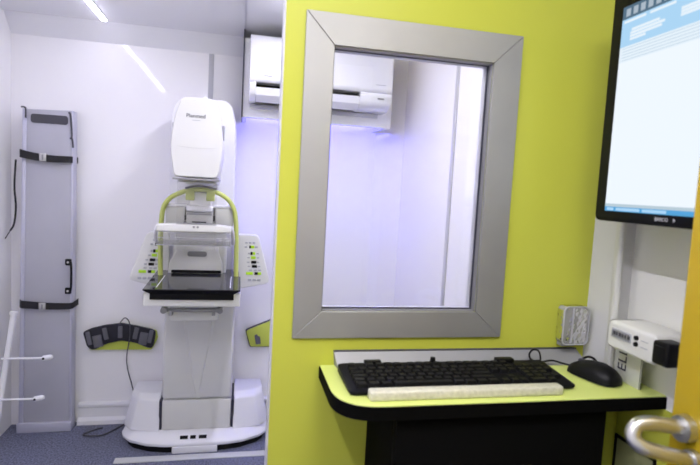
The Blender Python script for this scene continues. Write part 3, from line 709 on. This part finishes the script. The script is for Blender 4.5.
# card under the box
cd = thing('sign_card', 'pale card with upright letters under the white meter box', 'sign', (.80, .91, 1.058))
b = nb(); box(b, .797, .80, .868, .952, 1.0585, 1.1355, bev=.0006); obj('card', b, M['label_plate'], cd)
b = nb(); box(b, .7965, .7972, .868, .869, 1.0585, 1.1355); obj('card_edge', b, M['grey_ink'], cd)
lettering('lettering', 'ELL', .034, M['ink'], cd, frame_mat((.7966, .918, 1.105), (0, 0, 1), (0, 1, 0)), depth=.0003)

# flexible conduit up the side wall
cdt = thing('conduit', 'ribbed off white cable conduit running up the grey side wall', 'conduit', (.79, .948, 1.19))
b = nb(); pts = []; rr = []
n = 150
for k in range(n+1):
    z = 1.06 + (H-1.06)*k/n; pts.append((.790, .948, z)); rr.append(.0085 if k % 2 else .0068)
tube(b, pts, rr, 10); obj('conduit_tube', b, M['cable_white'], cdt)
b = nb(); box(b, .797, .8, .966, .975, 1.06, H, bev=.001); tag(obj('cover_strip', b, M['cable_white']), 'thin pale cover strip over the joint between the grey wall panels', 'strip')

# sign and cord in the dark space under the worktop
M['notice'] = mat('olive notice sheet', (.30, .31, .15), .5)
us2 = thing('notice_frame', 'small pale notice with a black border on the wall under the worktop', 'notice', (.835, .9, .80))
b = nb(); box(b, .829, .835, .84, .955, .80, .925, bev=.001); obj('notice_sheet', b, M['notice'], us2)
for (a, c, z0, z1) in ((.84, .955, .919, .925), (.949, .955, .80, .925), (.84, .846, .80, .925)):
    b = nb(); box(b, .827, .830, a, c, z0, z1); obj('notice_border', b, M['black'], us2)
b = nb(); tube(b, smooth_path([(.735, 1.03, 1.0325), (.745, .99, .95), (.755, .93, .88), (.76, .92, .75), (.75, .95, .60)], 6), .004, 8)
tag(obj('cable', b, M['dark_grey']), 'dark cable hanging in the shadow under the worktop by the cabinet', 'cable')

# ------------------------------------------------------------------ monitor
mo = thing('monitor', 'large black framed screen on the side wall showing a white page', 'monitor', (.77, .74, 1.39))
my0, my1, mz0, mz1 = .566, .922, 1.395, 1.846
b = nb(); prism(b, rrect(my0, my1, mz0, mz1, .012), 'x', .700, .742, bev=.003); obj('bezel', b, M['bezel'], mo)
sy0, sy1, sz0, sz1 = .592, .893, 1.415, 1.800
W, K = sy1-sy0, sz1-sz0
b = nb()
def scr(u0, u1, v0, v1, mi, lay):
    """rectangle on the screen, u from its left (far) edge, v from its top"""
    x = .6996 - lay*.00012
    vs = [b.verts.new((x, sy1-u*W, sz1-v*K)) for u, v in ((u0, v0), (u0, v1), (u1, v1), (u1, v0))]
    f = b.faces.new(vs); f.material_index = mi
scr(0, 1, 0, 1, 0, 0)
scr(0, 1, 0, .062, 1, 1); scr(0, 1, .062, .195, 2, 1); scr(0, 1, .195, .27, 3, 1)
for k in range(7): scr(.03+k*.06, .068+k*.06, .014, .050, 7, 2)
for (u, v, w) in ((.09, .115, .22), (.08, .130, .27), (.08, .145, .25), (.08, .160, .13), (.46, .108, .25), (.46, .122, .16), (.46, .136, .15)): scr(u, u+w, v, v+.0125, 3, 2)
scr(.02, .20, .070, .082, 3, 2); scr(.23, .42, .070, .082, 3, 2); scr(.47, .62, .070, .078, 3, 2); scr(.68, .97, .072, .175, 3, 2)
for k in range(5): scr(.02, .98, .203+k*.014, .2065+k*.014, 4, 2)
scr(0, 1, .963, .978, 6, 1); scr(0, 1, .978, 1, 5, 1)
for (u, w) in ((.02, .06), (.10, .20), (.32, .18)): scr(u, u+w, .982, .996, 2, 2)
so = obj('screen', b, [M['scr_white'], M['scr_bar'], M['scr_blue'], M['scr_pale'], M['scr_row'], M['scr_task'], M['scr_task2'], M['scr_icon']], mo, label='lit white screen page with blue toolbars')
lettering('lettering', 'BARCO', .0085, M['logo'], mo, frame_mat((.6998, .752, 1.4065), (0, -1, 0), (0, 0, 1)), depth=.0003)
b = nb(); prism(b, [(.7265, 1.4095), (.7265, 1.4035), (.7225, 1.4065)], 'x', .6994, .7002); obj('brand_mark', b, M['logo'], mo)
b = nb(); box(b, .742, .765, .64, .84, 1.52, 1.72, bev=.004); obj('back_housing', b, M['bezel'], mo)
b = nb(); box(b, .765, .835, .69, .79, 1.57, 1.67, bev=.003); obj('wall_mount', b, M['bezel'], mo)

# ------------------------------------------------------------------ door
dx0, dx1, dy1 = .642, .682, .632
b = nb(); box(b, dx0, dx1, -.20, dy1, .012, 2.06, bev=.002)
do = obj('door_1', b, M['door'], origin=(.66, -.20, 0)); do['kind'] = 'structure'; do['label'] = 'amber yellow door standing open at the right edge'
zc = 1.097
b = nb(); tube(b, [(dx0, .604, 1.112), (dx0-.012, .604, 1.112)], [.020, .019], 24); ro_ = obj('door_rosette', b, M['steel'], do)
hp = smooth_path([(dx0-.004, .604, 1.113), (.612, .607, 1.116), (.586, .611, 1.119), (.567, .614, 1.115), (.559, .611, 1.101), (.566, .602, 1.090), (.588, .595, 1.084), (.612, .590, 1.079), (dx0-.002, .587, 1.073)], 6)
b = nb(); tube(b, [(dx0, .587, 1.073), (dx0-.008, .587, 1.073)], [.015, .0145], 20); obj('door_rosette', b, M['steel'], do)
b = nb(); tube(b, hp, .0105, 16); obj('door_handle', b, M['steel'], do, label='satin steel lever handle')
b = nb(); box(b, XW-.115, XW+.002, -.23, -.20, 0, 2.06); 
st = struct('trim_7', b, M['grey_wall'])

# ------------------------------------------------------------------ camera
cam = bpy.data.cameras.new('camera'); co = bpy.data.objects.new('camera', cam); COL.objects.link(co)
yaw, pitch, roll = radians(12.0971), radians(4.79056), radians(3.09496)
f = Vector((sin(yaw), cos(yaw), 0)); r = Vector((cos(yaw), -sin(yaw), 0)); u = Vector((0, 0, 1))
f2 = f*cos(pitch) - u*sin(pitch); u2 = u*cos(pitch) + f*sin(pitch)
r3 = r*cos(roll) + u2*sin(roll); u3 = u2*cos(roll) - r*sin(roll)
m = Matrix((r3, u3, -f2)).transposed().to_4x4(); m.translation = Vector((0, 0, 1.43))
co.matrix_world = m
cam.sensor_width = 36; cam.lens = 36*518.33/700; cam.clip_start = .02
cam.dof.use_dof = True; cam.dof.focus_distance = 1.7; cam.dof.aperture_fstop = 4.0
S.camera = co

w = bpy.data.worlds.new('world'); S.world = w; w.use_nodes = True
w.node_tree.nodes['Background'].inputs[0].default_value = (.5, .5, .55, 1); w.node_tree.nodes['Background'].inputs[1].default_value = .1
S.view_settings.view_transform = 'Standard'; S.view_settings.look = 'None'; S.view_settings.exposure = 0; S.view_settings.gamma = 1
S.view_settings.use_curve_mapping = False
S.cycles.use_denoising = True
S.cycles.max_bounces = 10; S.cycles.diffuse_bounces = 6; S.cycles.transparent_max_bounces = 16
S.cycles.sample_clamp_indirect = 6
S.cycles.caustics_reflective = False; S.cycles.caustics_refractive = False
